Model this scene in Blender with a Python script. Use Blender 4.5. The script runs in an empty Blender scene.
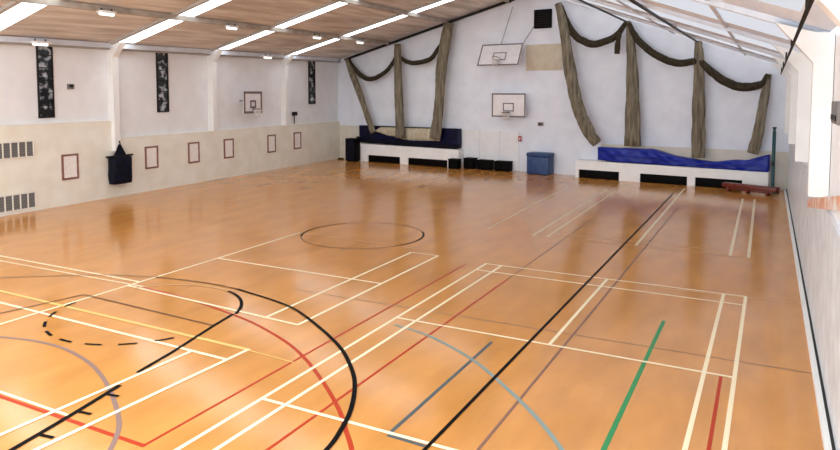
import bpy, bmesh, math, random
from mathutils import Vector, Matrix
random.seed(4)
SC = bpy.context.scene
COL = SC.collection
PI = math.pi

# ------------------------------------------------------------------ materials
def lin(h):
    h = h.lstrip('#')
    o = []
    for i in (0, 2, 4):
        c = int(h[i:i+2], 16)/255
        o.append(c/12.92 if c <= .04045 else ((c+.055)/1.055)**2.4)
    return (*o, 1)

def base_mat(name, col, rough=.6, spec=.4, metal=0):
    m = bpy.data.materials.new(name); m.use_nodes = True
    b = m.node_tree.nodes['Principled BSDF']
    b.inputs['Base Color'].default_value = lin(col)
    b.inputs['Roughness'].default_value = rough
    b.inputs['Specular IOR Level'].default_value = spec
    b.inputs['Metallic'].default_value = metal
    return m, m.node_tree.nodes, m.node_tree.links, b

def noise_mat(name, c1, c2, scale=3, rough=.6, spec=.4, stretch=(1, 1, 1), bump=0, detail=4, lo=.35, hi=.65, metal=0):
    """two tones of one surface blended by object-space noise"""
    m, N, L, b = base_mat(name, c1, rough, spec, metal)
    tc = N.new('ShaderNodeTexCoord'); mp = N.new('ShaderNodeMapping')
    mp.inputs['Scale'].default_value = stretch
    nz = N.new('ShaderNodeTexNoise'); nz.inputs['Scale'].default_value = scale; nz.inputs['Detail'].default_value = detail
    rp = N.new('ShaderNodeValToRGB')
    rp.color_ramp.elements[0].position = lo; rp.color_ramp.elements[0].color = lin(c1)
    rp.color_ramp.elements[1].position = hi; rp.color_ramp.elements[1].color = lin(c2)
    L.new(tc.outputs['Object'], mp.inputs['Vector']); L.new(mp.outputs['Vector'], nz.inputs['Vector'])
    L.new(nz.outputs['Fac'], rp.inputs['Fac']); L.new(rp.outputs['Color'], b.inputs['Base Color'])
    if bump:
        bp = N.new('ShaderNodeBump'); bp.inputs['Strength'].default_value = bump; bp.inputs['Distance'].default_value = .02
        L.new(nz.outputs['Fac'], bp.inputs['Height']); L.new(bp.outputs['Normal'], b.inputs['Normal'])
    return m

def emit_mat(name, col, s):
    m = bpy.data.materials.new(name); m.use_nodes = True
    N = m.node_tree.nodes; N.clear()
    e = N.new('ShaderNodeEmission'); o = N.new('ShaderNodeOutputMaterial')
    e.inputs['Color'].default_value = lin(col); e.inputs['Strength'].default_value = s
    m.node_tree.links.new(e.outputs[0], o.inputs[0])
    return m

def floor_mat():
    m, N, L, b = base_mat('wood_block_floor', '#c88a50', .3, .5)
    tc = N.new('ShaderNodeTexCoord')
    br = N.new('ShaderNodeTexBrick')
    br.inputs['Scale'].default_value = 1
    br.inputs['Brick Width'].default_value = .6; br.inputs['Row Height'].default_value = .15
    br.inputs['Mortar Size'].default_value = 0; br.inputs['Bias'].default_value = 0
    br.inputs['Color1'].default_value = lin(FL1); br.inputs['Color2'].default_value = lin(FL2)
    br.inputs['Mortar'].default_value = lin('#a06c3c')
    mp = N.new('ShaderNodeMapping'); mp.inputs['Rotation'].default_value = (0, 0, PI/2)
    L.new(tc.outputs['Object'], mp.inputs['Vector']); L.new(mp.outputs['Vector'], br.inputs['Vector'])
    nz = N.new('ShaderNodeTexNoise'); nz.inputs['Scale'].default_value = 1.1; nz.inputs['Detail'].default_value = 3
    mp2 = N.new('ShaderNodeMapping'); mp2.inputs['Scale'].default_value = (1.6, .6, 1)
    L.new(tc.outputs['Object'], mp2.inputs['Vector']); L.new(mp2.outputs['Vector'], nz.inputs['Vector'])
    rp = N.new('ShaderNodeValToRGB')
    rp.color_ramp.elements[0].position = .3; rp.color_ramp.elements[0].color = (.86, .83, .79, 1)
    rp.color_ramp.elements[1].position = .7; rp.color_ramp.elements[1].color = (1.08, 1.06, 1.04, 1)
    L.new(nz.outputs['Fac'], rp.inputs['Fac'])
    mx = N.new('ShaderNodeMix'); mx.data_type = 'RGBA'; mx.blend_type = 'MULTIPLY'; mx.inputs[0].default_value = 1
    L.new(br.outputs['Color'], mx.inputs[6]); L.new(rp.outputs['Color'], mx.inputs[7])
    L.new(mx.outputs[2], b.inputs['Base Color'])
    # worn varnish: roughness varies
    rr = N.new('ShaderNodeMapRange'); rr.inputs['To Min'].default_value = .13; rr.inputs['To Max'].default_value = .18
    L.new(nz.outputs['Fac'], rr.inputs['Value']); L.new(rr.outputs['Result'], b.inputs['Roughness'])
    b.inputs['Specular IOR Level'].default_value = .62
    return m

FL1, FL2 = '#cf8f47', '#cc8c45'
M = {}
M['floor'] = floor_mat()
def paint(name, c): M[name] = base_mat('court_paint_'+name, c, *((.6, 0) if name == 'black' else (.35, .2)))[0]
for k, c in dict(white='#f6e4be', yellow='#e2bf72', black='#060404', red='#b03410', brown='#6e4828', purple='#866050', blue='#84938c', slate='#505a5c',
                 green='#318a52', grey='#8a7058', lilac='#8a6c62', faint='#d2a878', pale='#ecd6b0').items(): paint(k, c)
M['wall_white'] = noise_mat('painted_blockwork_white', '#eaeaec', '#f0f0f2', 1.5, .7, .3)
M['wall_back'] = noise_mat('painted_wall_lavender_white', '#e4e8f2', '#edf1fa', 1.2, .6, .35)
M['wall_cream'] = noise_mat('painted_dado_cream', '#eae4d4', '#f2eee2', 1.4, .65, .35)
M['wall_cream_back'] = noise_mat('painted_dado_buff', '#d8cfbe', '#e2dbce', 1.4, .65, .35)
M['wall_right'] = noise_mat('mottled_white_wall', '#cdd2d6', '#eaeef2', 2.2, .4, .5, (1, 1, 1), 0, 8, .3, .7)  # random pale grey and white mottle
M['pilaster'] = noise_mat('pilaster_white', '#ecebe8', '#f2f1ef', 2, .5, .4)
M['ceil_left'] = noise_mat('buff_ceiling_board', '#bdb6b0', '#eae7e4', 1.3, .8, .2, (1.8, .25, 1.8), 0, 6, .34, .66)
M['ceil_right'] = noise_mat('brightened_ceiling_board', '#d6e2fa', '#eaf2ff', .9, .7, .3, (1.8, .3, 1.8), 0, 6, .34, .66)  # right slope's brighter light put into a paler, bluish board colour
M['purlin'] = noise_mat('timber_purlin', '#9a9186', '#b4aca2', 2, .7, .3)
M['purlin_white'] = noise_mat('white_purlin', '#c6ccd8', '#d6dce8', 2, .7, .3)
M['rafter'] = noise_mat('grey_painted_steel', '#a6a29c', '#b6b2ac', 2, .6, .4)
M['rafter_white'] = noise_mat('white_painted_steel', '#ccd2dc', '#dce2ea', 2, .6, .4)
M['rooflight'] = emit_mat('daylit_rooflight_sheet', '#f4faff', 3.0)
M['rooflight_glow'] = emit_mat('widened_rooflight_glow', '#f0f1fa', .58)  # added glow: right slope rooflights widened and lit to whiten the ceiling
M['tube'] = emit_mat('fluorescent_tube', '#fffaf0', 1.6)
M['fitting'] = base_mat('white_enamel', '#eeeeee', .4)[0]
M['dark'] = base_mat('dark_metal', '#1c1a19', .5, .2)[0]
M['black'] = noise_mat('black_board', '#050404', '#0a0909', 4, .6, .08)
M['vent_grey'] = base_mat('grey_louvre', '#75716d', .5)[0]
M['vent_dark'] = base_mat('vent_void', '#625e5a', .7)[0]
M['navy'] = noise_mat('navy_vinyl', '#05061c', '#0c0e3a', 2.2, .4, .2, bump=.3)
M['navy_black'] = noise_mat('black_navy_cloth', '#05060e', '#0c1028', 6, .6, .15, bump=.4)
M['blue_vinyl'] = noise_mat('royal_blue_vinyl', '#10208a', '#1c30a0', 2.5, .35, .25, bump=.3)
M['blue_box'] = noise_mat('mid_blue_vinyl', '#26406c', '#335080', 3, .45, .4)
M['blue_lid'] = noise_mat('dark_blue_vinyl', '#24406c', '#2c4a78', 3, .45, .4)
M['white_box'] = noise_mat('white_gloss_board', '#f4f3f1', '#fbfaf8', 2, .4, .4)
M['net'] = noise_mat('olive_net', '#5c5447', '#938a77', 9, .85, .15, (1, 1, .12), .3, 3, .3, .7)
M['net_dark'] = noise_mat('dark_olive_net', '#2a251c', '#494132', 9, .85, .15, (1, 1, .5), .3, 3, .3, .7)
M['net_cream'] = noise_mat('cream_net_skirt', '#b8ac92', '#d0c6b0', 5, .8, .2)
M['teal'] = base_mat('teal_painted_steel', '#1d4a50', .4)[0]
M['bench'] = noise_mat('red_brown_wood', '#5e1c10', '#7c2c1a', 4, .4, .5, (6, 1, 1))
M['frame_red'] = noise_mat('red_brown_frame', '#80564a', '#946a5c', 5, .5, .4)
M['paper'] = noise_mat('printed_paper', '#ece4de', '#f6f2ee', 9, .7, .2)
M['board'] = noise_mat('backboard_white', '#e6e0e2', '#eeeaec', 3, .35, .5)
M['board_line'] = base_mat('backboard_line_grey', '#6d6668', .5)[0]
M['board_brown'] = base_mat('backboard_line_brown', '#7a6660', .5)[0]
M['hoop'] = base_mat('hoop_dull_red', '#7a5a50', .5)[0]
M['hoopnet'] = base_mat('white_cord', '#e4e0dc', .8)[0]
M['wire'] = base_mat('grey_wire', '#9a9894', .5)[0]
M['ochre'] = noise_mat('tan_board', '#cbbfa8', '#d6ccb8', 2, .7, .2)
M['skirt_white'] = base_mat('white_skirting', '#f1efea', .45)[0]
M['gap'] = base_mat('gap_shade_strip', '#3a3733', .7)[0]  # strip coloured dark for the shade in the gap behind the skirting
M['red_small'] = base_mat('red_enamel', '#b0505a', .5)[0]

def glass_mat():
    m, N, L, b = base_mat('dark_glass_reflections', '#0c0c0e', .15, .6)
    tc = N.new('ShaderNodeTexCoord'); v = N.new('ShaderNodeTexNoise'); v.inputs['Scale'].default_value = 3.4; v.inputs['Detail'].default_value = 3
    rp = N.new('ShaderNodeValToRGB')
    rp.color_ramp.elements[0].position = .5; rp.color_ramp.elements[0].color = lin('#08080a')
    rp.color_ramp.elements[1].position = .64; rp.color_ramp.elements[1].color = lin('#b4bac2')  # pale blotches in the colour stand for reflections in the glass
    L.new(tc.outputs['Object'], v.inputs['Vector']); L.new(v.outputs['Fac'], rp.inputs['Fac']); L.new(rp.outputs['Color'], b.inputs['Base Color'])
    return m
M['glass'] = glass_mat()

def marking_mat():
    m, N, L, b = base_mat('orange_speckled_marking', '#e0a080', .5)
    tc = N.new('ShaderNodeTexCoord'); v = N.new('ShaderNodeTexNoise'); v.inputs['Scale'].default_value = 2.2; v.inputs['Detail'].default_value = 4
    rp = N.new('ShaderNodeValToRGB')
    rp.color_ramp.elements[0].position = .42; rp.color_ramp.elements[0].color = lin('#ece4de')
    rp.color_ramp.elements[1].position = .56; rp.color_ramp.elements[1].color = lin('#e2a482')
    L.new(tc.outputs['Object'], v.inputs['Vector']); L.new(v.outputs['Fac'], rp.inputs['Fac']); L.new(rp.outputs['Color'], b.inputs['Base Color'])
    return m
M['marking'] = marking_mat()

# ------------------------------------------------------------------ mesh helpers
class MB:
    """collects shapes into one mesh; several material slots allowed"""
    def __init__(s): s.v = []; s.f = []; s.mi = []; s.mats = []; s.smooth = []
    def slot(s, m):
        if m not in s.mats: s.mats.append(m)
        return s.mats.index(m)
    def poly(s, pts, m=0, sm=False):
        n = len(s.v); s.v += [tuple(p) for p in pts]; s.f.append(tuple(range(n, n+len(pts)))); s.mi.append(m); s.smooth.append(sm); return s
    def box(s, x0, x1, y0, y1, z0, z1, m=0, bev=0):
        b = bmesh.new(); bmesh.ops.create_cube(b, size=1)
        for v in b.verts: v.co = Vector(((x0+x1)/2+v.co.x*(x1-x0), (y0+y1)/2+v.co.y*(y1-y0), (z0+z1)/2+v.co.z*(z1-z0)))
        if bev: bmesh.ops.bevel(b, geom=b.edges[:], offset=bev, segments=2, affect='EDGES', profile=.5)
        return s.add(b, m, bev > 0)
    def add(s, b, m=0, sm=False):
        n = len(s.v); b.verts.index_update()
        s.v += [tuple(v.co) for v in b.verts]
        for f in b.faces: s.f.append(tuple(n+v.index for v in f.verts)); s.mi.append(m); s.smooth.append(sm)
        b.free(); return s
    def beam(s, p, q, w, h, m=0, up=(0, 0, 1)):
        """square-section bar from p to q, w wide, hanging h below the line"""
        p, q, up = Vector(p), Vector(q), Vector(up); d = (q-p).normalized(); side = d.cross(up).normalized(); u = side.cross(d)
        c = [(side*(w/2)), (side*(-w/2)), (side*(-w/2)-u*h), (side*(w/2)-u*h)]
        A = [p+k for k in c]; B = [q+k for k in c]
        n = len(s.v); s.v += [tuple(k) for k in A+B]
        for f in ((0, 1, 2, 3), (7, 6, 5, 4), (0, 4, 5, 1), (1, 5, 6, 2), (2, 6, 7, 3), (3, 7, 4, 0)):
            s.f.append(tuple(n+i for i in f)); s.mi.append(m); s.smooth.append(False)
        return s
    def tube(s, pts, r, n=10, m=0, fold=0, nf=5, tw=0, closed=False, flat=1):
        """tube along pts; r number or list; fold>0 gives a gathered cloth section"""
        pts = [Vector(p) for p in pts]; k = len(pts); rs = r if isinstance(r, (list, tuple)) else [r]*k
        base = len(s.v); prev = None
        for i, p in enumerate(pts):
            if closed: d = pts[(i+1) % k]-pts[i-1]
            else: d = pts[min(i+1, k-1)]-pts[max(i-1, 0)]
            d.normalize()
            a = prev if prev else (Vector((0, 1, 0)) if abs(d.y) < .9 else Vector((1, 0, 0)))
            x = (a-d*a.dot(d)).normalized(); prev = x; y = d.cross(x)
            for j in range(n):
                t = 2*PI*j/n
                rr = rs[i]*(1+fold*math.sin(nf*t+tw*i+1.3*math.sin(i*.7)))
                s.v.append(tuple(p+x*(math.cos(t)*rr*flat)+y*(math.sin(t)*rr)))
        for i in range(k if closed else k-1):
            for j in range(n):
                a0 = base+i*n; b0 = base+((i+1) % k)*n
                s.f.append((a0+j, a0+(j+1) % n, b0+(j+1) % n, b0+j)); s.mi.append(m); s.smooth.append(True)
        if not closed:
            s.f.append(tuple(base+j for j in range(n))[::-1]); s.f.append(tuple(base+(k-1)*n+j for j in range(n))); s.mi += [m, m]; s.smooth += [False, False]
        return s
    def lathe(s, prof, cx=0, cy=0, n=20, m=0):
        base = len(s.v)
        for r, z in prof:
            for j in range(n): s.v.append((cx+r*math.cos(2*PI*j/n), cy+r*math.sin(2*PI*j/n), z))
        for i in range(len(prof)-1):
            for j in range(n): s.f.append((base+i*n+j, base+i*n+(j+1) % n, base+(i+1)*n+(j+1) % n, base+(i+1)*n+j)); s.mi.append(m); s.smooth.append(True)
        return s
    def build(s, name, mat=None, parent=None, loc=None, rotz=0):
        me = bpy.data.meshes.new(name); me.from_pydata(s.v, [], s.f); me.update()
        for mm in ([mat] if mat else s.mats): me.materials.append(mm)
        for p, i, sm in zip(me.polygons, s.mi, s.smooth): p.material_index = i; p.use_smooth = sm
        o = bpy.data.objects.new(name, me); COL.objects.link(o)
        if parent: o.parent = parent
        if loc: o.location = loc
        o.rotation_euler = (0, 0, rotz)
        return o

def tag(o, label, cat, group=None):
    o['label'] = label; o['category'] = cat
    if group: o['group'] = group
    return o
def thing(name, label, cat, loc=(0, 0, 0), rotz=0, group=None):
    o = bpy.data.objects.new(name, None); COL.objects.link(o); o.empty_display_size = .2
    o.location = loc; o.rotation_euler = (0, 0, rotz)
    return tag(o, label, cat, group)
def struct(o):
    o['kind'] = 'structure'; return o
def dup(root, loc, rotz, label, group=None):
    r = root.copy(); COL.objects.link(r); r.location = loc; r.rotation_euler = (0, 0, rotz); r['label'] = label
    if group: r['group'] = group
    for ch in list(root.children):
        c = ch.copy(); COL.objects.link(c); c.parent = r
        for g in list(ch.children):
            d = g.copy(); COL.objects.link(d); d.parent = c
    return r

def smooth_path(pts, n=6):
    """Catmull-Rom through the points"""
    P = [Vector(p) for p in pts]; P = [2*P[0]-P[1]]+P+[2*P[-1]-P[-2]]; o = []
    for i in range(1, len(P)-2):
        for k in range(n):
            t = k/n; a, b, c, d = P[i-1:i+3]
            o.append(.5*((2*b)+(c-a)*t+(2*a-5*b+4*c-d)*t*t+(3*b-a-3*c+d)*t**3))
    o.append(P[-2]); return o

# ------------------------------------------------------------------ the room's frames
FA = Vector((-25.01, 37.22, 0)); FB = Vector((.57, 34.24, 0)); FU = (FB-FA).normalized(); FN = Vector((FU.y, -FU.x, 0)); FROT = math.atan2(FU.y, FU.x); FLEN = (FB-FA).length
LA = Vector((-24.48, 14.35, 0)); LB = Vector((-25.57, 37.45, 0)); LU = (LB-LA).normalized(); LN = Vector((LU.y, -LU.x, 0)); LROT = math.atan2(LU.y, LU.x)
def fw(s, d=0, z=0): return FA+FU*s+FN*d+Vector((0, 0, z))      # a spot s along the end wall, d in front of it
def lw(t, d=0, z=0): return LA+LU*t+LN*d+Vector((0, 0, z))      # the same on the left wall
def lx(y): return LA.x+(LB.x-LA.x)*(y-LA.y)/(LB.y-LA.y)
def rx(y): return .88-.0068*y
Y0 = -3.0; Y1 = 38.6
RIDX, RIDZ = -11.7, 9.86
def eaveL(y): return Vector((lx(y), y, 6.32+.17*(y-14.35)/23.0))
def eaveR(y): return Vector((rx(y), y, 5.45))
def roofL(y, t): return eaveL(y).lerp(Vector((RIDX, y, RIDZ)), t)
def roofR(y, t): return eaveR(y).lerp(Vector((RIDX, y, RIDZ)), t)

# ------------------------------------------------------------------ floor with its painted court lines
fl = MB(); fl.slot(M['floor'])
fl.poly([(lx(Y0)-.3, Y0, 0), (1.2, Y0, 0), (1.0, Y1, 0), (lx(Y1)-.3, Y1, 0)])
fl.poly([(1.0, Y1, -.15), (1.2, Y0, -.15), (lx(Y0)-.3, Y0, -.15), (lx(Y1)-.3, Y1, -.15)])
ZL = {}
lvl = [0]
def line(pts, k, w=.055, n=0):
    """a painted stripe w wide along pts (x, y)"""
    s = fl.slot(M[k]); lvl[0] += 1; z = .0015+.00012*lvl[0]
    P = [Vector((p[0], p[1], 0)) for p in pts]
    if n: P = smooth_path(P, n)
    L_, R_ = [], []
    for i, p in enumerate(P):
        d = (P[min(i+1, len(P)-1)]-P[max(i-1, 0)]).normalized(); q = Vector((-d.y, d.x, 0))*(w/2)
        L_.append((p.x+q.x, p.y+q.y, z)); R_.append((p.x-q.x, p.y-q.y, z))
    for i in range(len(P)-1): fl.poly([R_[i], R_[i+1], L_[i+1], L_[i]], s)
def arc(cx, cy, r, a0, a1, k, w=.055, dash=None):
    n = max(8, int(abs(a1-a0)/3))
    if dash:
        a = a0
        while a < a1:
            arc(cx, cy, r, a, min(a+dash[0], a1), k, w); a += dash[0]+dash[1]
        return
    line([(cx+r*math.cos(math.radians(a0+(a1-a0)*i/n)), cy+r*math.sin(math.radians(a0+(a1-a0)*i/n))) for i in range(n+1)], k, w)
W = .066
# long thin coloured lines first, white courts over them
line([(-6.95, 5.76), (-6.95, 15.9)], 'red', .05)
line([(-5.49, 3.6), (-5.5, 15.0)], 'red', .05); line([(-5.5, 15), (-5.52, 24)], 'brown', .03)
line([(-14, 5.72), (-6.92, 5.74)], 'red', .07)
line([(-.56, 5), (-.6, 11.4)], 'red', .05)
line([(-3.15, 3.6), (-3.14, 27)], 'purple', .045)
line([(-1.74, 4), (-1.77, 13.7)], 'green', .07)
line([(-9.4, 12.05), (.7, 12.2)], 'grey', .03); line([(-2.2, 16.0), (.68, 16.2)], 'faint', .04)
line([(-4.34, 7.46), (-4.34, 11.1)], 'slate', .06); line([(-4.34, 7.40), (-3.78, 7.38)], 'slate', .06)
line([(-12.4, 7.18), (-11.7, 7.34), (-10.9, 7.36), (-10, 7.18), (-9.29, 6.91), (-8.72, 6.62), (-8.08, 6.24), (-7.57, 5.86), (-7.1, 5.3)], 'lilac', .07, 6)
line([(-16, 6.3), (-14, 6.85), (-12.4, 7.18)], 'lilac', .05)
line([(-6.32, 11.07), (-5.48, 10.85), (-4.4, 10.25), (-3.62, 9.6), (-2.75, 8.75), (-2.15, 8.0), (-1.8, 7.4)], 'blue', .07, 6)
line([(-12.6, 10.55), (-11.3, 10.45), (-9.24, 10.02), (-8.2, 9.66), (-7.46, 9.32), (-6.78, 8.9), (-5.95, 8.26), (-5.29, 7.68), (-4.89, 7.25), (-4.5, 6.8), (-4.2, 6.2)], 'red', .065, 6)
# badminton courts, right-hand pair
for x in (-6.5, -6.07, -.85, -.41): line([(x, 2.7), (x, 16.2)], 'white', W)
for y in (16.17, 15.5, 11.45, 7.46): line([(-6.5, y), (-.39, y)], 'white', W if y < 15 else .065)
line([(-3.39, 11.45), (-3.39, 16.17)], 'white', W); line([(-3.39, 2.7), (-3.39, 7.46)], 'white', W)
for x in (-6.5, -6.05, -.92, -.47): line([(x, 20.0), (x-.1, 31)], 'pale', .085)
line([(-3.42, 20.1), (-3.5, 33)], 'pale', .085); line([(-8.12, 20.3), (-8.4, 31)], 'pale', .065)
for y in (20.0, 20.6): line([(-6.5, y+.05), (-.45, y)], 'faint', .04)
# left-hand courts
line([(-13.08, 4), (-13.08, 12.4), (-13.17, 17)], 'white', .072)
line([(-13.1, 13.36), (-7.95, 13.34)], 'white', .072); line([(-13.1, 17.0), (-8.3, 16.8)], 'faint', .04)
for x in (-8.8, -7.97): line([(x, 10.2), (x, 16.35)], 'white', .075)
line([(-8.8, 16.35), (-7.97, 16.35)], 'pale', .065)
line([(-24, 10.8), (-13.1, 10.83)], 'white', .072); line([(-13.1, 10.5), (-7.95, 10.2)], 'white', .072); line([(-24, 10.38), (-12.7, 10.6)], 'pale', .065)
line([(-24, 8.98), (-7.93, 8.8)], 'yellow', .08); line([(-24, 8.5), (-8.0, 8.3)], 'white', .072)
line([(-9, 8.85), (-6.9, 8.72)], 'yellow', .03)
line([(-7.96, 8.82), (-8.1, 3.5)], 'white', .075); line([(-8.78, 8.3), (-8.85, 3.5)], 'white', .072)
line([(-14, 5.83), (-8.5, 5.81)], 'white', .05)
# basketball court in black: side line, centre circle, key, three-point arc
line([(-3.74, 3.6), (-3.76, 31)], 'black', .055)
arc(-11.25, 17.7, 1.9, 0, 360, 'brown', .03); arc(-11.25, 17.7, 1.9, -30, 40, 'black', .06); arc(-11.25, 17.7, 1.9, 140, 215, 'black', .06)
line([(-13.33, 9.57), (-11.4, 9.5), (-9.37, 9.42)], 'brown', .055)
line([(-9.52, 10.1), (-9.37, 9.42), (-9.05, 8.15), (-8.87, 7.24)], 'black', .07); line([(-8.72, 6.8), (-8.54, 6.0), (-8.42, 5.4), (-8.2, 4.2)], 'black', .08)
line([(-13.35, 9.57), (-13.9, 7.2), (-14.5, 4.3)], 'brown', .05)
for x, y in ((-8.5, 5.95), (-8.63, 6.5), (-8.36, 5.3)): line([(x, y), (x+.22, y+.03)], 'black', .06)
arc(-11.2, 9.45, 1.85, 22, 75, 'black', .07); arc(-11.2, 9.45, 1.85, 75, 150, 'faint', .05)
arc(-11.2, 9.45, 1.85, 190, 335, 'black', .06, (10, 9))
line([(-17.4, 8.2), (-16.6, 9.3), (-14.6, 10.7), (-13.1, 11.3)], 'grey', .04, 6)
line([(-13.1, 11.3), (-11.77, 11.48), (-10.64, 11.45)], 'brown', .06, 6)
line([(-10.64, 11.45), (-8.97, 11.06), (-7.94, 10.54), (-6.67, 9.68), (-5.92, 8.95), (-5.5, 8.4), (-5.15, 7.76), (-4.95, 7.22), (-4.83, 6.72), (-4.8, 6.0)], 'black', .07, 6)
struct(fl.build('floor'))

# ------------------------------------------------------------------ walls
wl = MB(); wl.slot(M['wall_white'])
a, b = lx(Y0), lx(Y1)
wl.poly([(a, Y0, 0), (b, Y1, 0), (b, Y1, 6.7), (a, Y0, 6.5)]); wl.poly([(a-.3, Y0, 6.5), (b-.3, Y1, 6.7), (b-.3, Y1, 0), (a-.3, Y0, 0)])
struct(wl.build('wall_left'))
# the thick lower wall, higher in the first bay
nt = [0]
def trim(mb, mat=None, **k):
    nt[0] += 1; return struct(mb.build('trim_%d' % nt[0], mat, **k))
dd = MB(); dd.box(-18, 4.78, -.14, 0, 0, 3.24); trim(dd, M['wall_cream'], loc=LA, rotz=LROT)
dd = MB(); dd.box(4.78, 23.0, -.14, 0, 0, 2.48); trim(dd, M['wall_cream'], loc=LA, rotz=LROT)
for t, z0 in ((-1.2, 3.2), (4.92, 1.95), (10.85, 2.46), (16.85, 2.46)):
    p = MB(); zt = 6.33+.17*t/23
    p.box(t-.14, t+.14, -.34, 0, z0, zt)
    p.poly([(t-.14, -.34, zt-.5), (t+.14, -.34, zt-.5), (t+.14, -.8, zt+.08), (t-.14, -.8, zt+.08)])   # haunch under the rafter
    p.poly([(t-.14, -.34, zt-.5), (t-.14, -.8, zt+.08), (t-.14, -.34, zt+.08)]); p.poly([(t+.14, -.34, zt-.5), (t+.14, -.34, zt+.08), (t+.14, -.8, zt+.08)])
    trim(p, M['pilaster'], loc=LA, rotz=LROT)
# end wall: gable shape, buff dado on both sides
wb = MB(); wb.slot(M['wall_back']); wb.slot(M['wall_cream_back'])
sr = (RIDX-FA.x)/FU.x
gz = 2.2
wb.poly([(-.6, 0, gz), (FLEN+.4, 0, gz), (FLEN+.4, 0, 5.5), (sr, 0, RIDZ+.12), (-.6, 0, 6.5)])
wb.poly([(-.6, 0, 0), (9.0, 0, 0), (9.0, 0, gz), (-.6, 0, gz)], 1)
wb.poly([(9.0, 0, 0), (17.3, 0, 0), (17.3, 0, gz), (9.0, 0, gz)], 0)
wb.poly([(17.3, 0, 0), (FLEN+.4, 0, 0), (FLEN+.4, 0, 1.75), (17.3, 0, 1.75)], 1); wb.poly([(17.3, 0, 1.75), (FLEN+.4, 0, 1.75), (FLEN+.4, 0, gz), (17.3, 0, gz)], 0)
wb.poly([(-.6, .3, 6.5), (sr, .3, RIDZ+.12), (FLEN+.4, .3, 5.5), (FLEN+.4, .3, 0), (-.6, .3, 0)])
struct(wb.build('wall_back', loc=FA, rotz=FROT))
for s0, s1 in ((8.95, 10.15), (10.2, 11.45), (11.5, 12.65)):
    q = MB(); q.box(s0, s1, -.04, 0, .08, 2.2); trim(q, M['wall_white'], loc=FA, rotz=FROT)
# right wall
wr = MB(); wr.slot(M['wall_right']); wr.slot(M['wall_white'])
wr.poly([(rx(Y0), Y0, 0), (rx(Y0), Y0, 2.6), (rx(Y1), Y1, 2.6), (rx(Y1), Y1, 0)], 0)
wr.poly([(rx(Y0)+.06, Y0, 2.6), (rx(Y0)+.06, Y0, 5.6), (rx(Y1)+.06, Y1, 5.6), (rx(Y1)+.06, Y1, 2.6)], 1)
wr.poly([(rx(Y0), Y0, 2.6), (rx(Y0)+.06, Y0, 2.6), (rx(Y1)+.06, Y1, 2.6), (rx(Y1), Y1, 2.6)], 1)
wr.poly([(rx(Y0)+.35, Y0, 0), (rx(Y1)+.35, Y1, 0), (rx(Y1)+.35, Y1, 5.6), (rx(Y0)+.35, Y0, 5.6)], 0)
struct(wr.build('wall_right'))
for y in (7.0, 13.0, 19.2, 25.3, 31.4):
    p = MB(); x = rx(y)
    p.box(x-.24, x+.05, y-.2, y+.2, 2.75, 5.44)
    p.poly([(x-.24, y-.2, 4.95), (x-.24, y+.2, 4.95), (x-.8, y+.2, 5.62), (x-.8, y-.2, 5.62)])
    p.poly([(x-.24, y-.2, 4.95), (x-.8, y-.2, 5.62), (x-.24, y-.2, 5.45)]); p.poly([(x-.24, y+.2, 4.95), (x-.24, y+.2, 5.45), (x-.8, y+.2, 5.62)])
    trim(p, M['pilaster'])
bb = MB()
bb.poly([(rx(Y0)-.12, Y0, .1), (rx(Y0)-.045, Y0, .1), (rx(34.2)-.045, 34.2, .1), (rx(34.2)-.12, 34.2, .1)]); bb.poly([(rx(Y0)-.12, Y0, 0), (rx(Y0)-.12, Y0, .1), (rx(34.2)-.12, 34.2, .1), (rx(34.2)-.12, 34.2, 0)])
struct(bb.build('baseboard_right', M['skirt_white']))
gp_ = MB(); gp_.poly([(rx(Y0)-.05, Y0, .07), (rx(Y0)+.0, Y0, .07), (rx(34.2), 34.2, .07), (rx(34.2)-.05, 34.2, .07)]); trim(gp_, M['gap'])

# ------------------------------------------------------------------ roof
YR = 5.0
BAYS = [5.0, 7.0, 13.15, 19.1, 25.0, 30.9]           # portal frames
RW = 1.0; RWR = 4.3                                                   # rooflights a metre wide beyond each frame; right ones widened to whiten the slope
T0, T1 = .04, .93
cl = MB(); cl.slot(M['ceil_left']); cl.slot(M['ceil_right'])
def strip(fn, y0, y1, t0, t1, m):
    n = 3
    for i in range(n):
        a_, b_ = y0+(y1-y0)*i/n, y0+(y1-y0)*(i+1)/n
        cl.poly([fn(a_, t0), fn(a_, t1), fn(b_, t1), fn(b_, t0)] if fn is roofR else [fn(a_, t0), fn(b_, t0), fn(b_, t1), fn(a_, t1)], m)
wn = [3]
for fn, m in ((roofL, 0), (roofR, 1)):
    ys = [YR]
    rw = RW if fn is roofL else RWR
    for f in BAYS[1:]:
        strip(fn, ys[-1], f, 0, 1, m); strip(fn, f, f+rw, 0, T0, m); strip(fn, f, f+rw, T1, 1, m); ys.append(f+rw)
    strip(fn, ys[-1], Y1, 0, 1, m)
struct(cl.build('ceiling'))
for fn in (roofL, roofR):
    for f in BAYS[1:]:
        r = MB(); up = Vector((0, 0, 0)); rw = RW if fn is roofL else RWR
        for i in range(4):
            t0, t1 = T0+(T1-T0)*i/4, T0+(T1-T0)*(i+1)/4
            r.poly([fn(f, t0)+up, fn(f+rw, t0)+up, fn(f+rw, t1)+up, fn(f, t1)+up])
        wn[0] += 1; struct(r.build('window_%d' % wn[0], M['rooflight' if fn is roofL else 'rooflight_glow']))
for fn, m, dp in ((roofL, 'rafter', .1), (roofR, 'rafter_white', .1)):
    for f in BAYS[1:]:
        r = MB(); r.beam(fn(f-.1, 0), fn(f-.1, 1), .16, dp); trim(r, M[m])
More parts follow.
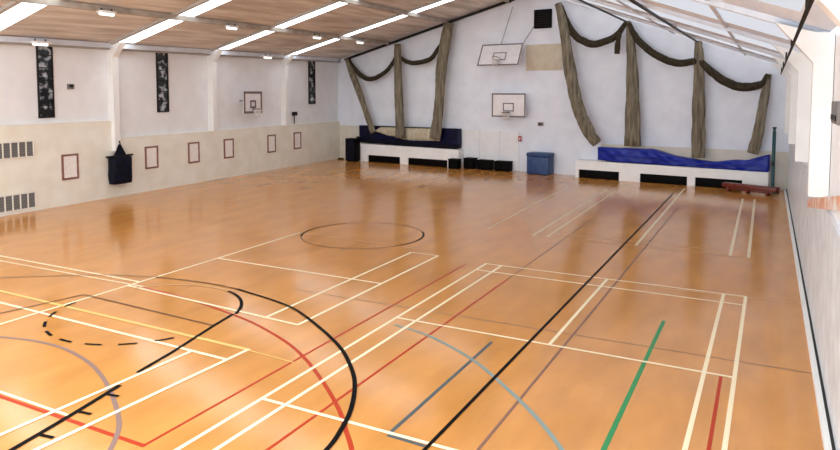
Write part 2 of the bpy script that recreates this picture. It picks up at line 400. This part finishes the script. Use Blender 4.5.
for t, m in ((.03, 'rafter_white'), (.31, 'purlin'), (.62, 'purlin'), (.9, 'purlin')):
    r = MB(); r.beam(roofL(YR, t)-Vector((0, 0, .02)), roofL(36.6, t)-Vector((0, 0, .02)), .14, .2); trim(r, M[m])
for t in (.15, .4, .65, .9):
    r = MB(); r.beam(roofR(YR, t), roofR(34.3, t), .08, .05); trim(r, M['purlin_white'])
rb = MB(); rb.beam((RIDX, YR, RIDZ-.02), (RIDX, 36, RIDZ-.02), .4, .18); trim(rb, M['purlin'])
ev = MB(); ev.beam(eaveL(Y0)+Vector((.12, 0, -.02)), eaveL(37.4)+Vector((.12, 0, -.02)), .2, .16); trim(ev, M['rafter'])

# narrow dark windows of the left wall
def slit_window(n, t0, t1, z0, z1):
    f = MB(); f.box(t0, t0+.05, -.06, .02, z0, z1); f.box(t1-.05, t1, -.06, .02, z0, z1); f.box(t0, t1, -.06, .02, z0, z0+.05); f.box(t0, t1, -.06, .02, z1-.05, z1)
    k = 6
    for i in range(1, k): f.box(t0, t1, -.05, .02, z0+(z1-z0)*i/k-.02, z0+(z1-z0)*i/k+.02)
    o = struct(f.build('window_%d' % n, M['dark'], loc=LA, rotz=LROT))
    g = MB(); g.box(t0+.04, t1-.04, -.03, -.01, z0+.04, z1-.04); g.build('pane', M['glass'], o)
slit_window(1, 1.62, 2.27, 3.45, 6.3); slit_window(2, 7.42, 8.1, 3.5, 6.36); slit_window(3, 19.5, 20.2, 3.65, 6.4)

# ------------------------------------------------------------------ ceiling lights on the left slope
proto = None
spots = [(15.9, .31, 'white ceiling light on the middle purlin above the leftmost slit window'), (22.2, .31, 'white ceiling light on the middle purlin between the second and third rooflights'),
         (28.6, .31, 'white ceiling light on the middle purlin between the third and fourth rooflights'), (32.9, .31, 'white ceiling light on the middle purlin beyond the last rooflight, nearest the nets'),
         (15.7, .045, 'white ceiling light at the eave left of the leftmost slit window'), (29.0, .045, 'white ceiling light at the eave above the small wall backboard')]
for y, t, lab in spots:
    p = roofL(y, t)+Vector((.1, 0, -.26))
    if proto is None:
        proto = thing('ceiling_light', lab, 'ceiling light', p, 0, 'ceiling lights on the left roof slope')
        b_ = MB(); b_.box(-.13, .13, -.3, .3, -.02, .06, bev=.01); b_.build('body', M['fitting'], proto)
        d_ = MB(); d_.tube([(0, -.27, -.05), (0, .27, -.05)], .055, 12); d_.build('tube', M['tube'], proto)
        
        for yy in (-.2, .2): c_ = MB(); c_.box(-.02, .02, yy-.02, yy+.02, .06, .14); c_.build('bracket', M['dark'], proto)
    else: dup(proto, p, 0, lab)

# ------------------------------------------------------------------ left wall: notices, vents, hoop, bag
labs = ['red-framed notice left of the hanging black bag', 'red-framed notice just right of the hanging black bag', 'red-framed notice below the second wall pilaster, on its left',
        'red-framed notice just right of the second wall pilaster', 'red-framed notice below the small wall backboard, right of it', 'red-framed notice nearest the end wall']
fp = None
for (t0, t1), lab in zip(((2.4, 3.14), (6.52, 7.24), (9.1, 9.9), (11.6, 12.4), (15.15, 16.0), (17.65, 18.5)), labs):
    loc = lw((t0+t1)/2, .14, 1.5)
    if fp is None:
        fp = thing('notice_frame', lab, 'notice', loc, LROT, 'framed notices along the left wall')
        w, h = .37, .5
        f = MB(); f.box(-w, -w+.075, -.04, 0, -h, h); f.box(w-.075, w, -.04, 0, -h, h); f.box(-w+.075, w-.075, -.04, 0, h-.075, h); f.box(-w+.075, w-.075, -.04, 0, -h, -h+.075); f.build('frame', M['frame_red'], fp)
        q = MB(); q.box(-w+.075, w-.075, -.02, 0, -h+.075, h-.075); q.build('paper', M['paper'], fp)
    else: dup(fp, loc, LROT, lab)
vp = None
for z, lab in ((2.34, 'upper grey wall vent of the pair at the left edge'), (.43, 'lower grey wall vent of the pair, just above the floor')):
    loc = lw(.2, .14, z)
    if vp is None:
        vp = thing('wall_vent', lab, 'vent', loc, LROT, 'grey vents in the left wall')
        f = MB(); f.box(-1.0, 1.05, -.02, 0, -.3, .3); f.build('backing', M['vent_dark'], vp)
        f = MB(); f.box(-1.0, 1.05, -.05, -.02, .27, .3); f.box(-1.0, 1.05, -.05, -.02, -.3, -.27)
        for i in range(8): x = -1.0+i*2.05/7; f.box(x-.022, x+.022, -.05, -.02, -.27, .27)
        f.build('frame', M['wall_cream'], vp)
        f = MB()
        for i in range(6): z_ = -.24+i*.096; f.poly([(-.99, -.045, z_-.03), (1.04, -.045, z_-.03), (1.04, -.02, z_+.04), (-.99, -.02, z_+.04)])
        f.build('louvre', M['vent_grey'], vp)
    else: dup(vp, loc, LROT, lab)

def ring(mb, cx, cy, cz, r, rr, m=0): mb.tube([(cx+r*math.cos(2*PI*i/24), cy+r*math.sin(2*PI*i/24), cz) for i in range(24)], rr, 8, m, closed=True)
def hoop_net(mb, cx, cy, cz, r):
    for i in range(12):
        a_ = 2*PI*i/12
        for s_ in (1, -1):
            pts = [(cx+(r*(1-.5*k/4))*math.cos(a_+s_*k*.26), cy+(r*(1-.5*k/4))*math.sin(a_+s_*k*.26), cz-.42*k/4) for k in range(5)]
            mb.tube(pts, .012, 4)
def backboard(name, lab, loc, rot, w, h, lw_, line_mat, arm=.5, tilt=0, small=None, wires=None):
    t = thing(name, lab, 'basketball hoop', loc, rot)
    Mx = Matrix.Rotation(tilt, 4, 'X')
    def tr(mb):
        mb.v = [tuple(Mx @ Vector(v)) for v in mb.v]; return mb
    b_ = MB(); b_.box(-w/2, w/2, -.02, .02, 0, h); tr(b_).build('backboard', M['board'], t)
    f = MB()
    for x0, x1, z0, z1 in ((-w/2, w/2, h-lw_, h), (-w/2, w/2, 0, lw_), (-w/2, -w/2+lw_, 0, h), (w/2-lw_, w/2, 0, h)): f.box(x0, x1, -.035, -.018, z0, z1)
    tr(f).build('border', M[line_mat], t)
    sw, sh, sz = w*.16, h*.36, h*.24
    f = MB(); l2 = lw_*.8
    for x0, x1, z0, z1 in ((-sw, sw, sz+sh-l2, sz+sh), (-sw, sw, sz, sz+l2), (-sw, -sw+l2, sz, sz+sh), (sw-l2, sw, sz, sz+sh)): f.box(x0, x1, -.035, -.018, z0, z1)
    tr(f).build('target_square', M[line_mat], t)
    f = MB(); ring(f, 0, -.3, h*.2, .225, .02); f.box(-.06, .06, -.1, 0, h*.2-.05, h*.2+.03); rg = tr(f).build('rim', M['hoop'], t)
    f = MB(); hoop_net(f, 0, -.3, h*.2, .225); tr(f).build('net', M['hoopnet'], t)
    for x in (-w*.3, w*.3):
        f = MB(); f.box(x-.03, x+.03, 0.02, arm, h*.55, h*.55+.06); f.box(x-.03, x+.03, .02, .06, .1*h, .9*h)
        (tr(f) if tilt else f).build('bracket', M['vent_grey'], t)
    if wires:
        for p, q in wires: f = MB(); f.tube([p, q], .022, 6); f.build('suspension_wire', M['wire'], t)
    return t
backboard('basketball_hoop', 'lower basketball backboard fixed upright on the white end wall', fw(12.25, .55, 3.03), FROT, 2.05, 1.3, .07, 'board_line')
backboard('basketball_hoop', 'upper tilted basketball backboard hung on two wires at the end wall', fw(11.8, 1.05, 5.85), FROT, 2.5, 1.32, .06, 'board_line', .06, math.radians(-27),
          wires=(((-.1, .6, 1.15), (.5, .8, 3.2)), ((1.22, .6, 1.15), (1.75, .85, 2.1))))
backboard('basketball_hoop', 'small basketball backboard on the left wall beside the third pilaster', lw(13.35, .66, 3.28), LROT, 1.5, 1.16, .12, 'board_brown')

bag = thing('equipment_bag', 'black equipment bag hung from a hook under the first wall pilaster', 'bag', lw(4.98, .36, .58), LROT)
m = MB(); n = 14
prof = []
for i in range(9):
    z = 1.12*i/8
    wd = .455+.012*math.sin(i*.9)+.03*(i/8); dp = .2+.05*math.sin(PI*i/8)
    prof.append((wd, dp, z))
ringn = 24
for wd, dp, z in prof:
    for j in range(ringn):
        a_ = 2*PI*j/ringn; c, s_ = math.cos(a_), math.sin(a_)
        e = .35
        m.v.append((math.copysign(abs(c)**e, c)*wd*(1+.02*math.sin(5*a_+z*6)), math.copysign(abs(s_)**e, s_)*dp*(1+.1*math.sin(7*a_+z*5)), z))
for i in range(8):
    for j in range(ringn): m.f.append((i*ringn+j, i*ringn+(j+1) % ringn, (i+1)*ringn+(j+1) % ringn, (i+1)*ringn+j)); m.mi.append(0); m.smooth.append(True)
m.f.append(tuple(range(ringn))[::-1]); m.f.append(tuple(8*ringn+j for j in range(ringn))); m.mi += [0, 0]; m.smooth += [False, False]
m.build('sack', M['navy_black'], bag)
m = MB(); m.box(-.68, .66, -.06, .06, 1.12, 1.2, bev=.02); m.build('crossbar', M['dark'], bag)
m = MB(); m.poly([(-.28, -.05, 1.18), (.3, -.05, 1.18), (.05, -.02, 1.65), (-.05, -.02, 1.65)]); m.poly([(.3, .05, 1.18), (-.28, .05, 1.18), (-.05, .02, 1.65), (.05, .02, 1.65)])
m.poly([(-.28, .05, 1.18), (-.28, -.05, 1.18), (-.05, -.02, 1.65), (-.05, .02, 1.65)]); m.poly([(.3, -.05, 1.18), (.3, .05, 1.18), (.05, .02, 1.65), (.05, -.02, 1.65)])
m.build('strap', M['navy_black'], bag)
m = MB(); m.tube(smooth_path([(0, .2, 1.8), (0, .02, 1.78), (0, -.03, 1.67), (0, .03, 1.61)]), .025, 8); m.build('hook', M['dark'], bag)
sn = thing('wall_sensor', 'small grey sensor high on the left wall beside the leftmost slit window', 'sensor', lw(3.0, 0, 4.55), LROT)
m = MB(); m.box(-.14, .14, -.08, 0, 0, .2, bev=.02); m.build('casing', M['vent_grey'], sn); m = MB(); m.box(-.08, .08, -.1, -.08, .08, .16); m.build('lens', M['dark'], sn)
sn = thing('wall_box', 'small dark box on the left wall just right of the third pilaster', 'wall box', lw(17.95, 0, 3.0), LROT)
m = MB(); m.box(-.2, .2, -.14, 0, 0, .22, bev=.02); m.build('casing', M['dark'], sn); m = MB(); m.box(-.03, .03, -.06, -.02, -.5, 0); m.build('conduit', M['vent_grey'], sn)

# ------------------------------------------------------------------ end wall: small fittings
fan = thing('wall_louvre', 'black square louvre high on the end wall under the ridge', 'vent', fw(14.0, 0, 7.82), FROT)
m = MB(); m.box(-.5, .5, -.06, 0, 0, 1.0); m.build('backing', M['black'], fan)
m = MB()
for i in range(7): z = .08+i*.125; m.poly([(-.45, -.1, z), (.45, -.1, z), (.45, -.06, z+.1), (-.45, -.06, z+.1)])
m.build('louvre', M['dark'], fan)
m = MB(); m.box(-.5, -.44, -.11, -.06, 0, 1); m.box(.44, .5, -.11, -.06, 0, 1); m.box(-.44, .44, -.11, -.06, .94, 1); m.box(-.44, .44, -.11, -.06, 0, .06); m.build('frame', M['black'], fan)
m = MB(); m.box(-1.05, 1.05, -.05, 0, -.7, .7, bev=.01); tag(m.build('wall_panel', M['ochre'], None, fw(14.08, 0, 6.27), FROT), 'tan rectangular panel on the end wall below the black louvre', 'panel')
al = thing('alarm_point', 'small red alarm point on the end wall right of the black boxes', 'alarm', fw(12.72, .04, 1.68), FROT)
m = MB(); m.box(-.09, .09, -.07, 0, 0, .3, bev=.015); m.build('casing', M['red_small'], al); m = MB(); m.box(-.04, .04, -.08, -.07, .1, .2); m.build('pane', M['paper'], al)
sk = thing('wall_box', 'small grey box on the end wall above the blue vaulting box', 'wall box', fw(13.93, 0, 2.58), FROT)
m = MB(); m.box(-.15, .15, -.1, 0, 0, .19, bev=.02); m.build('casing', M['vent_grey'], sk); m = MB(); m.box(-.05, .05, -.12, -.1, .05, .14); m.build('switch', M['dark'], sk)

# ------------------------------------------------------------------ boxed ledges with black openings, mats on top
def ledge(lab, s0, s1, za, zb, slots, d=.7):
    t = thing('boxed_ledge', lab, 'ledge', fw(s0, 0, 0), FROT, 'white boxed ledges at the end wall')
    w = s1-s0; m = MB(); hz = .43
    def zt(x): return za+(zb-za)*x/w
    xs = [0.]
    for p, q in slots: xs += [p-s0, q-s0]
    xs.append(w)
    for i in range(0, len(xs)-1):
        a_, b_ = xs[i], xs[i+1]; solid = i % 2 == 0
        z0 = 0 if solid else hz
        m.poly([(a_, -d, z0), (b_, -d, z0), (b_, -d, zt(b_)), (a_, -d, zt(a_))]); m.poly([(a_, -d, zt(a_)), (b_, -d, zt(b_)), (b_, -.02, zt(b_)), (a_, -.02, zt(a_))])
        if not solid:
            m.poly([(a_, -d, hz), (a_, -d+.4, hz), (b_, -d+.4, hz), (b_, -d, hz)])
            m.poly([(a_, -d, 0), (a_, -d+.4, 0), (a_, -d+.4, hz), (a_, -d, hz)]); m.poly([(b_, -d, 0), (b_, -d, hz), (b_, -d+.4, hz), (b_, -d+.4, 0)])
    m.poly([(0, -.02, 0), (0, -d, 0), (0, -d, za), (0, -.02, za)]); m.poly([(w, -d, 0), (w, -.02, 0), (w, -.02, zb), (w, -d, zb)])
    m.build('casing', M['white_box'], t)
    for p, q in slots:
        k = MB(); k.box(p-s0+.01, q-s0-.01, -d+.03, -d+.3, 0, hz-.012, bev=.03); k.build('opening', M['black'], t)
    return t
ledge('white boxed ledge under the navy mat, with two black openings', 1.65, 9.15, 1.12, 1.08, ((2.5, 4.99), (5.59, 8.4)))
ledge('white boxed ledge under the royal blue mat, with three black openings', 16.2, 25.15, .9, .86, ((16.38, 18.48), (19.52, 21.72), (22.08, 24.1)))

def mat_slab(s0, s1, top, bot, d0, d1, nx=60, nz=8, crumple=.03, seed=1):
    """a sagging vinyl mat: top(s) and bot(s) give its edges; front and back skins are crumpled"""
    rnd = random.Random(seed); ph = [rnd.uniform(0, 6) for _ in range(12)]
    m = MB(); idx = {}
    def bump(s, k): return crumple*(math.sin(s*2.3+ph[0]+k*.8)+.6*math.sin(s*5.1+ph[1]-k*1.7)+.4*math.sin(s*9.7+ph[2]+k*2.9))
    loop = [(d1, k/nz) for k in range(nz+1)]+[(d0, 1-k/nz) for k in range(nz+1)]
    for i in range(nx+1):
        s = s0+(s1-s0)*i/nx
        for j, (d, k) in enumerate(loop):
            z = bot(s)+(top(s)-bot(s))*k
            dz = bump(s, k*4)*.35 if k > .9 else 0
            m.v.append((s-s0, -(d+bump(s, k*3+(0 if d == d1 else 2))), z+dz))
    n = len(loop)
    for i in range(nx):
        for j in range(n): m.f.append((i*n+j, (i+1)*n+j, (i+1)*n+(j+1) % n, i*n+(j+1) % n)); m.mi.append(0); m.smooth.append(True)
    m.f.append(tuple(range(n))); m.f.append(tuple(nx*n+j for j in range(n))[::-1]); m.mi += [0, 0]; m.smooth += [False, False]
    return m
def interp(tab):
    def f(s):
        for (a_, za), (b_, zb) in zip(tab, tab[1:]):
            if s <= b_: t = (s-a_)/(b_-a_); t = t*t*(3-2*t); return za+(zb-za)*t
        return tab[-1][1]
    return f
nm = thing('crash_mat', 'navy crash mat standing on the left white ledge behind the cream net skirt', 'mat', fw(1.55, 0, 0), FROT)
mat_slab(1.55, 9.0, interp([(1.5, 2.26), (9.2, 2.27)]), interp([(1.5, 1.18), (3, 1.16), (9.2, 1.14)]), .12, .4, crumple=.01, seed=3).build('cover', M['navy'], nm)
mat_slab(1.55, 9.0, interp([(1.5, 1.55), (4, 1.47), (6.5, 1.36), (9.2, 1.36)]), interp([(1.5, 1.3), (3, 1.2), (5.2, 1.13), (9.2, 1.11)]), .52, .7, crumple=.012, seed=4).build('flap', M['navy_black'], nm)
bm_ = thing('vinyl_mat', 'crumpled royal blue vinyl mat lying along the right white ledge', 'mat', fw(17.35, 0, 0), FROT)
mat_slab(17.35, 25.15, interp([(17.3, 1.6), (19.9, 1.62), (21.4, 1.32), (22.7, 1.17), (24.0, 1.32), (25.2, 1.62)]), interp([(17.3, .98), (18.5, .93), (25.2, .88)]), .15, .66, 110, 10, .028, 7).build('cover', M['blue_vinyl'], bm_)
mat_slab(18.0, 24.6, interp([(18, 1.3), (20, 1.25), (22.5, 1.08), (24.6, 1.2)]), interp([(18, 1.24), (20, 1.19), (22.5, 1.02), (24.6, 1.14)]), .6, .74, 90, 3, .02, 9).build('fold', M['blue_vinyl'], bm_, loc=(.65, 0, 0))

# black boxes along the middle, blue box, tall black box
def low_box(lab, s0, s1, h, d0, d1):
    t = thing('storage_box', lab, 'box', fw((s0+s1)/2, (d0+d1)/2, 0), FROT, 'low black boxes at the end wall'); w = (s1-s0)/2; d = (d1-d0)/2
    m = MB(); m.box(-w, w, -d, d, .03, h-.06, bev=.02); m.build('body', M['black'], t)
    m = MB(); m.box(-w-.015, w+.015, -d-.015, d+.015, h-.06, h, bev=.015); m.build('lid', M['black'], t)
    for x in (-w+.08, w-.08):
        m = MB(); m.box(x-.04, x+.04, -d+.02, d-.02, 0, .03); m.build('foot', M['dark'], t)
low_box('low black box standing at the right end of the left white ledge', 8.75, 9.36, .58, .74, 1.2)
low_box('low black box second from the left ledge, below the white wall panels', 9.42, 10.05, .62, .08, .6)
low_box('low black box third from the left ledge, left of the rightmost one', 10.3, 11.12, .56, .08, .6)
low_box('low black box nearest the blue vaulting box, rightmost of its row', 11.4, 12.3, .56, .08, .6)
t = thing('vaulting_box', 'blue padded vaulting box standing alone against the end wall', 'vaulting box', fw(14.12, .45, 0), FROT)
m = MB(); m.box(-.62, .62, -.38, .38, .02, .95, bev=.03); m.build('body', M['blue_box'], t)
m = MB(); m.box(-.65, .65, -.4, .4, .95, 1.16, bev=.05); m.build('padded_top', M['blue_lid'], t)
for x in (-.5, .5): m = MB(); m.box(x-.08, x+.08, -.3, .3, 0, .02); m.build('foot', M['dark'], t)
t = thing('loudspeaker', 'tall black loudspeaker cabinet standing left of the left white ledge', 'loudspeaker', fw(1.62, 1.08, 0), FROT)
m = MB(); m.box(-.44, .34, -.28, .28, .03, 1.47, bev=.03); m.build('cabinet', M['black'], t)
m = MB(); m.box(-.38, .28, -.295, -.28, .1, 1.4); m.build('grille', M['navy_black'], t)
for x in (-.3, .2): m = MB(); m.box(x-.06, x+.06, -.2, .2, 0, .03); m.build('foot', M['dark'], t)
m = MB(); m.box(-.17, .17, -.12, .12, 0, .09, bev=.02); tag(m.build('weight_block', M['black'], None, fw(.1, .55, 0), FROT), 'tiny black block on the floor in the far left corner', 'block')

# teal post and wooden bench in the far right corner
t = thing('net_post', 'teal steel net post standing in the far right corner', 'post', fw(25.36, .96, 0), FROT)
m = MB(); m.lathe([(.07, .12), (.07, 2.7), (.055, 2.72), (.055, 2.84)], n=16); m.build('pole', M['teal'], t)
m = MB(); m.box(-.25, .25, -.22, .22, 0, .12, bev=.02); m.build('base', M['teal'], t)
m = MB(); m.lathe([(.0, 2.9), (.08, 2.89), (.085, 2.84), (.0, 2.83)], n=16); m.build('cap', M['dark'], t)
m = MB(); m.box(-.05, .05, -.15, -.06, 1.2, 1.4, bev=.01); m.build('winch', M['dark'], t)
p = fw(23.45, 1.38, 0); q = fw(25.55, 2.0, 0); br = math.atan2(q.y-p.y, q.x-p.x); Lb = (q-p).length
t = thing('balance_bench', 'red-brown wooden balance bench in front of the right ledge', 'bench', p, br)
m = MB(); m.box(0, Lb+.15, -.18, .18, .2, .38, bev=.02); m.build('seat', M['bench'], t)
m = MB(); m.box(.1, Lb-.1, -.05, .05, .08, .2, bev=.01); m.build('rail', M['bench'], t)
for x in (.25, Lb/2, Lb-.25):
    m = MB(); m.box(x-.04, x+.04, -.16, .16, 0, .2, bev=.01); m.build('leg', M['bench'], t)
m = MB(); m.box(Lb+.15, Lb+.21, -.06, .06, .12, .42, bev=.02); m.build('hook', M['bench'], t)

# ------------------------------------------------------------------ gathered nets
def drape(pts, r, fold=.22, nf=6, name='drape', par=None, mat='net', d=-.5, n=26, flat=.55):
    """a gathered bundle of netting along (s, z)"""
    P = smooth_path([(s, d, z) for s, z in pts], 8); k = len(P); rs = []
    for i in range(k):
        u = i/(k-1)*(len(r)-1); a_ = int(min(u, len(r)-2)); rs.append(r[a_]+(r[a_+1]-r[a_])*(u-a_))
    m = MB(); m.tube(P, rs, n, 0, fold, nf, .12, flat=flat)
    return m.build(name, M[mat], par)
def swag(pts, r, par, d=-.55): return drape(pts, r, .18, 5, 'swag', par, 'net_dark', d, 22, .8)
nl = thing('sports_net', 'smaller brown net tied up in two loops at the left of the end wall', 'net', fw(0, 0, 0), FROT, 'gathered sports nets')
drape([(.8, 6.5), (1.31, 5.47), (1.88, 4.33), (2.52, 2.82), (2.95, 1.85)], [.1, .2, .2, .18, .2], par=nl, d=-.74)
drape([(4.86, 7.3), (4.86, 6.28), (4.93, 4.21), (5.05, 1.6)], [.2, .22, .25, .3], par=nl, d=-.74)
drape([(8.5, 8.36), (8.22, 7.12), (7.97, 5.56), (7.82, 3.52), (7.55, 1.65)], [.28, .3, .3, .27, .34], par=nl, d=-.74)
swag([(.82, 6.55), (1.15, 6.05), (1.89, 5.4), (2.75, 5.22), (3.79, 5.63), (4.48, 6.35), (4.8, 7.15)], [.08, .13, .14, .13, .12, .11, .07], nl)
swag([(4.94, 6.46), (5.46, 6.2), (6.19, 6.14), (7.12, 6.36), (7.7, 6.96), (8.2, 7.6)], [.1, .12, .13, .13, .12, .1], nl)
# the cream skirt laid over the navy mat
m = MB(); top = interp([(2.9, 2.0), (3.4, 2.22), (7.7, 2.26)]); bot = interp([(2.9, 1.9), (4.1, 1.68), (5.4, 1.46), (7.7, 1.5)])
n = 40
for i in range(n+1):
    s = 2.9+4.8*i/n
    for k in range(5):
        z = bot(s)+(top(s)-bot(s))*k/4; o_ = .012*math.sin(s*6+k)
        m.v.append((s, -.46-o_*.6, z))
    m.v.append((s, -.44, top(s))); m.v.append((s, -.44, bot(s)))
for i in range(n):
    for k in range(4): m.f.append((i*7+k, (i+1)*7+k, (i+1)*7+k+1, i*7+k+1)); m.mi.append(0); m.smooth.append(True)
    m.f.append((i*7+4, (i+1)*7+4, (i+1)*7+5, i*7+5)); m.f.append((i*7+6, (i+1)*7+6, (i+1)*7, i*7)); m.f.append((i*7+5, (i+1)*7+5, (i+1)*7+6, i*7+6)); m.mi += [0]*3; m.smooth += [True]*3
m.build('skirt', M['net_cream'], nl)
m = MB(); m.tube([(3.3, -.475, 2.24), (5.3, -.475, 2.25), (7.7, -.475, 2.27)], .035, 8); m.build('hem_rope', M['net_dark'], nl)
m = MB(); m.tube([(.3, -.3, 6.48), (sr-.2, -.3, 9.66)], .08, 8); m.build('rail', M['dark'], nl)
nr = thing('sports_net', 'larger brown net tied up in three loops right of the black louvre', 'net', fw(0, 0, 0), FROT, 'gathered sports nets')
drape([(15.14, 9.0), (15.5, 7.52), (15.86, 5.44), (16.32, 3.59), (16.95, 2.3), (17.35, 1.82)], [.16, .22, .28, .3, .28, .22], par=nr, d=-.74)
drape([(18.73, 7.9), (18.9, 6.57), (19.0, 5.01), (19.08, 1.74)], [.1, .2, .26, .38], par=nr, d=-.55)
drape([(22.02, 6.8), (22.08, 5.81), (22.12, 3.58), (22.16, 1.34)], [.14, .2, .26, .28], par=nr, d=-.55)
drape([(25.01, 5.22), (24.85, 4.07), (24.66, 2.55), (24.46, 1.66)], [.11, .17, .2, .22], par=nr, d=-.55)
swag([(15.2, 8.87), (15.49, 8.14), (15.93, 7.39), (16.47, 7.01), (17.0, 6.84), (17.83, 7.01), (18.32, 7.38), (18.66, 7.88)], [.12, .15, .17, .17, .17, .16, .13, .1], nr)
swag([(18.76, 7.8), (19.02, 7.25), (19.51, 6.65), (20.38, 6.05), (21.13, 5.79), (22.0, 5.85)], [.1, .14, .16, .16, .16, .14], nr)
swag([(22.1, 5.85), (22.74, 5.25), (23.43, 4.79), (24.1, 4.65), (24.74, 4.78), (25.0, 5.2)], [.14, .17, .18, .18, .15, .1], nr)
drape([(18.37, 7.35), (18.28, 6.89), (18.24, 6.3)], [.1, .12, .13], .15, 4, 'loose_end', nr, 'net_dark', -.66, 18, .8)

# net rails running the length of the hall under the right slope
for x, z, r, lab in ((-6.5, 7.84, .045, 'dark net rail nearest the ridge, ending at the first loop of the larger net'), (-3.2, 6.72, .045, 'dark net rail between the other two, ending at the middle of the larger net'),
                  (.235, 5.2, .022, 'dark net rail along the right eave, above the right wall')):
    y1 = FA.y+(x-FA.x)*FU.y/FU.x-.8
    t = thing('net_rail', lab, 'rail', (x, 0, z), 0, 'net rails under the right slope')
    m = MB(); m.tube([(0, 3, 0), (0, y1, 0)], r, 8); m.build('rail', M['dark'], t)
    for y in (7, 13, 19.1, 25, 30.9):
        tt = (rx(y)-x)/(rx(y)-RIDX); top_ = roofR(y-.1, tt).z
        m = MB(); m.tube([(0, y-.1, 0), (0, y-.1, max(.05, top_-z-.2))], .02, 6); m.build('hanger', M['dark'], t)

# orange strip on the right wall, low wall box by the near pilaster
m = MB(); m.beam((-.008, 4.6, 2.05), (-.008, -4.2, 3.35), .014, .2, up=(0, 0, 1)); tag(m.build('wall_marking', M['marking'], None, (rx(13), 13, 0), math.atan(.0068)), 'orange and white banner strip along the lower right wall', 'marking')
t = thing('wall_heater', 'grey heater box high on the right wall beside the near pilaster', 'heater', (rx(10.6)+.05, 10.6, 4.05), math.atan(.0068))
m = MB(); m.box(-.14, 0, -.45, .45, 0, .3, bev=.02); m.build('casing', M['vent_grey'], t); m = MB(); m.box(-.15, -.14, -.38, .38, .05, .12); m.build('grille', M['dark'], t)

# ------------------------------------------------------------------ light, sky, camera
wd = bpy.data.worlds.new('sky'); SC.world = wd; wd.use_nodes = True
wd.node_tree.nodes['Background'].inputs['Color'].default_value = (.88, .95, 1, 1); wd.node_tree.nodes['Background'].inputs['Strength'].default_value = 3.0
cam = bpy.data.cameras.new('camera'); co = bpy.data.objects.new('camera', cam); COL.objects.link(co); SC.camera = co
cam.sensor_width = 36; cam.lens = 677.2/840*36; cam.clip_end = 200
cam.shift_y = -(225-136.8)/840
co.location = (0, 0, 4.5); co.rotation_euler = (PI/2-.0686, 0, .4809)
vs = SC.view_settings; vs.view_transform = 'Standard'; vs.look = 'None'; vs.exposure = .54; vs.gamma = 1; vs.use_curve_mapping = False
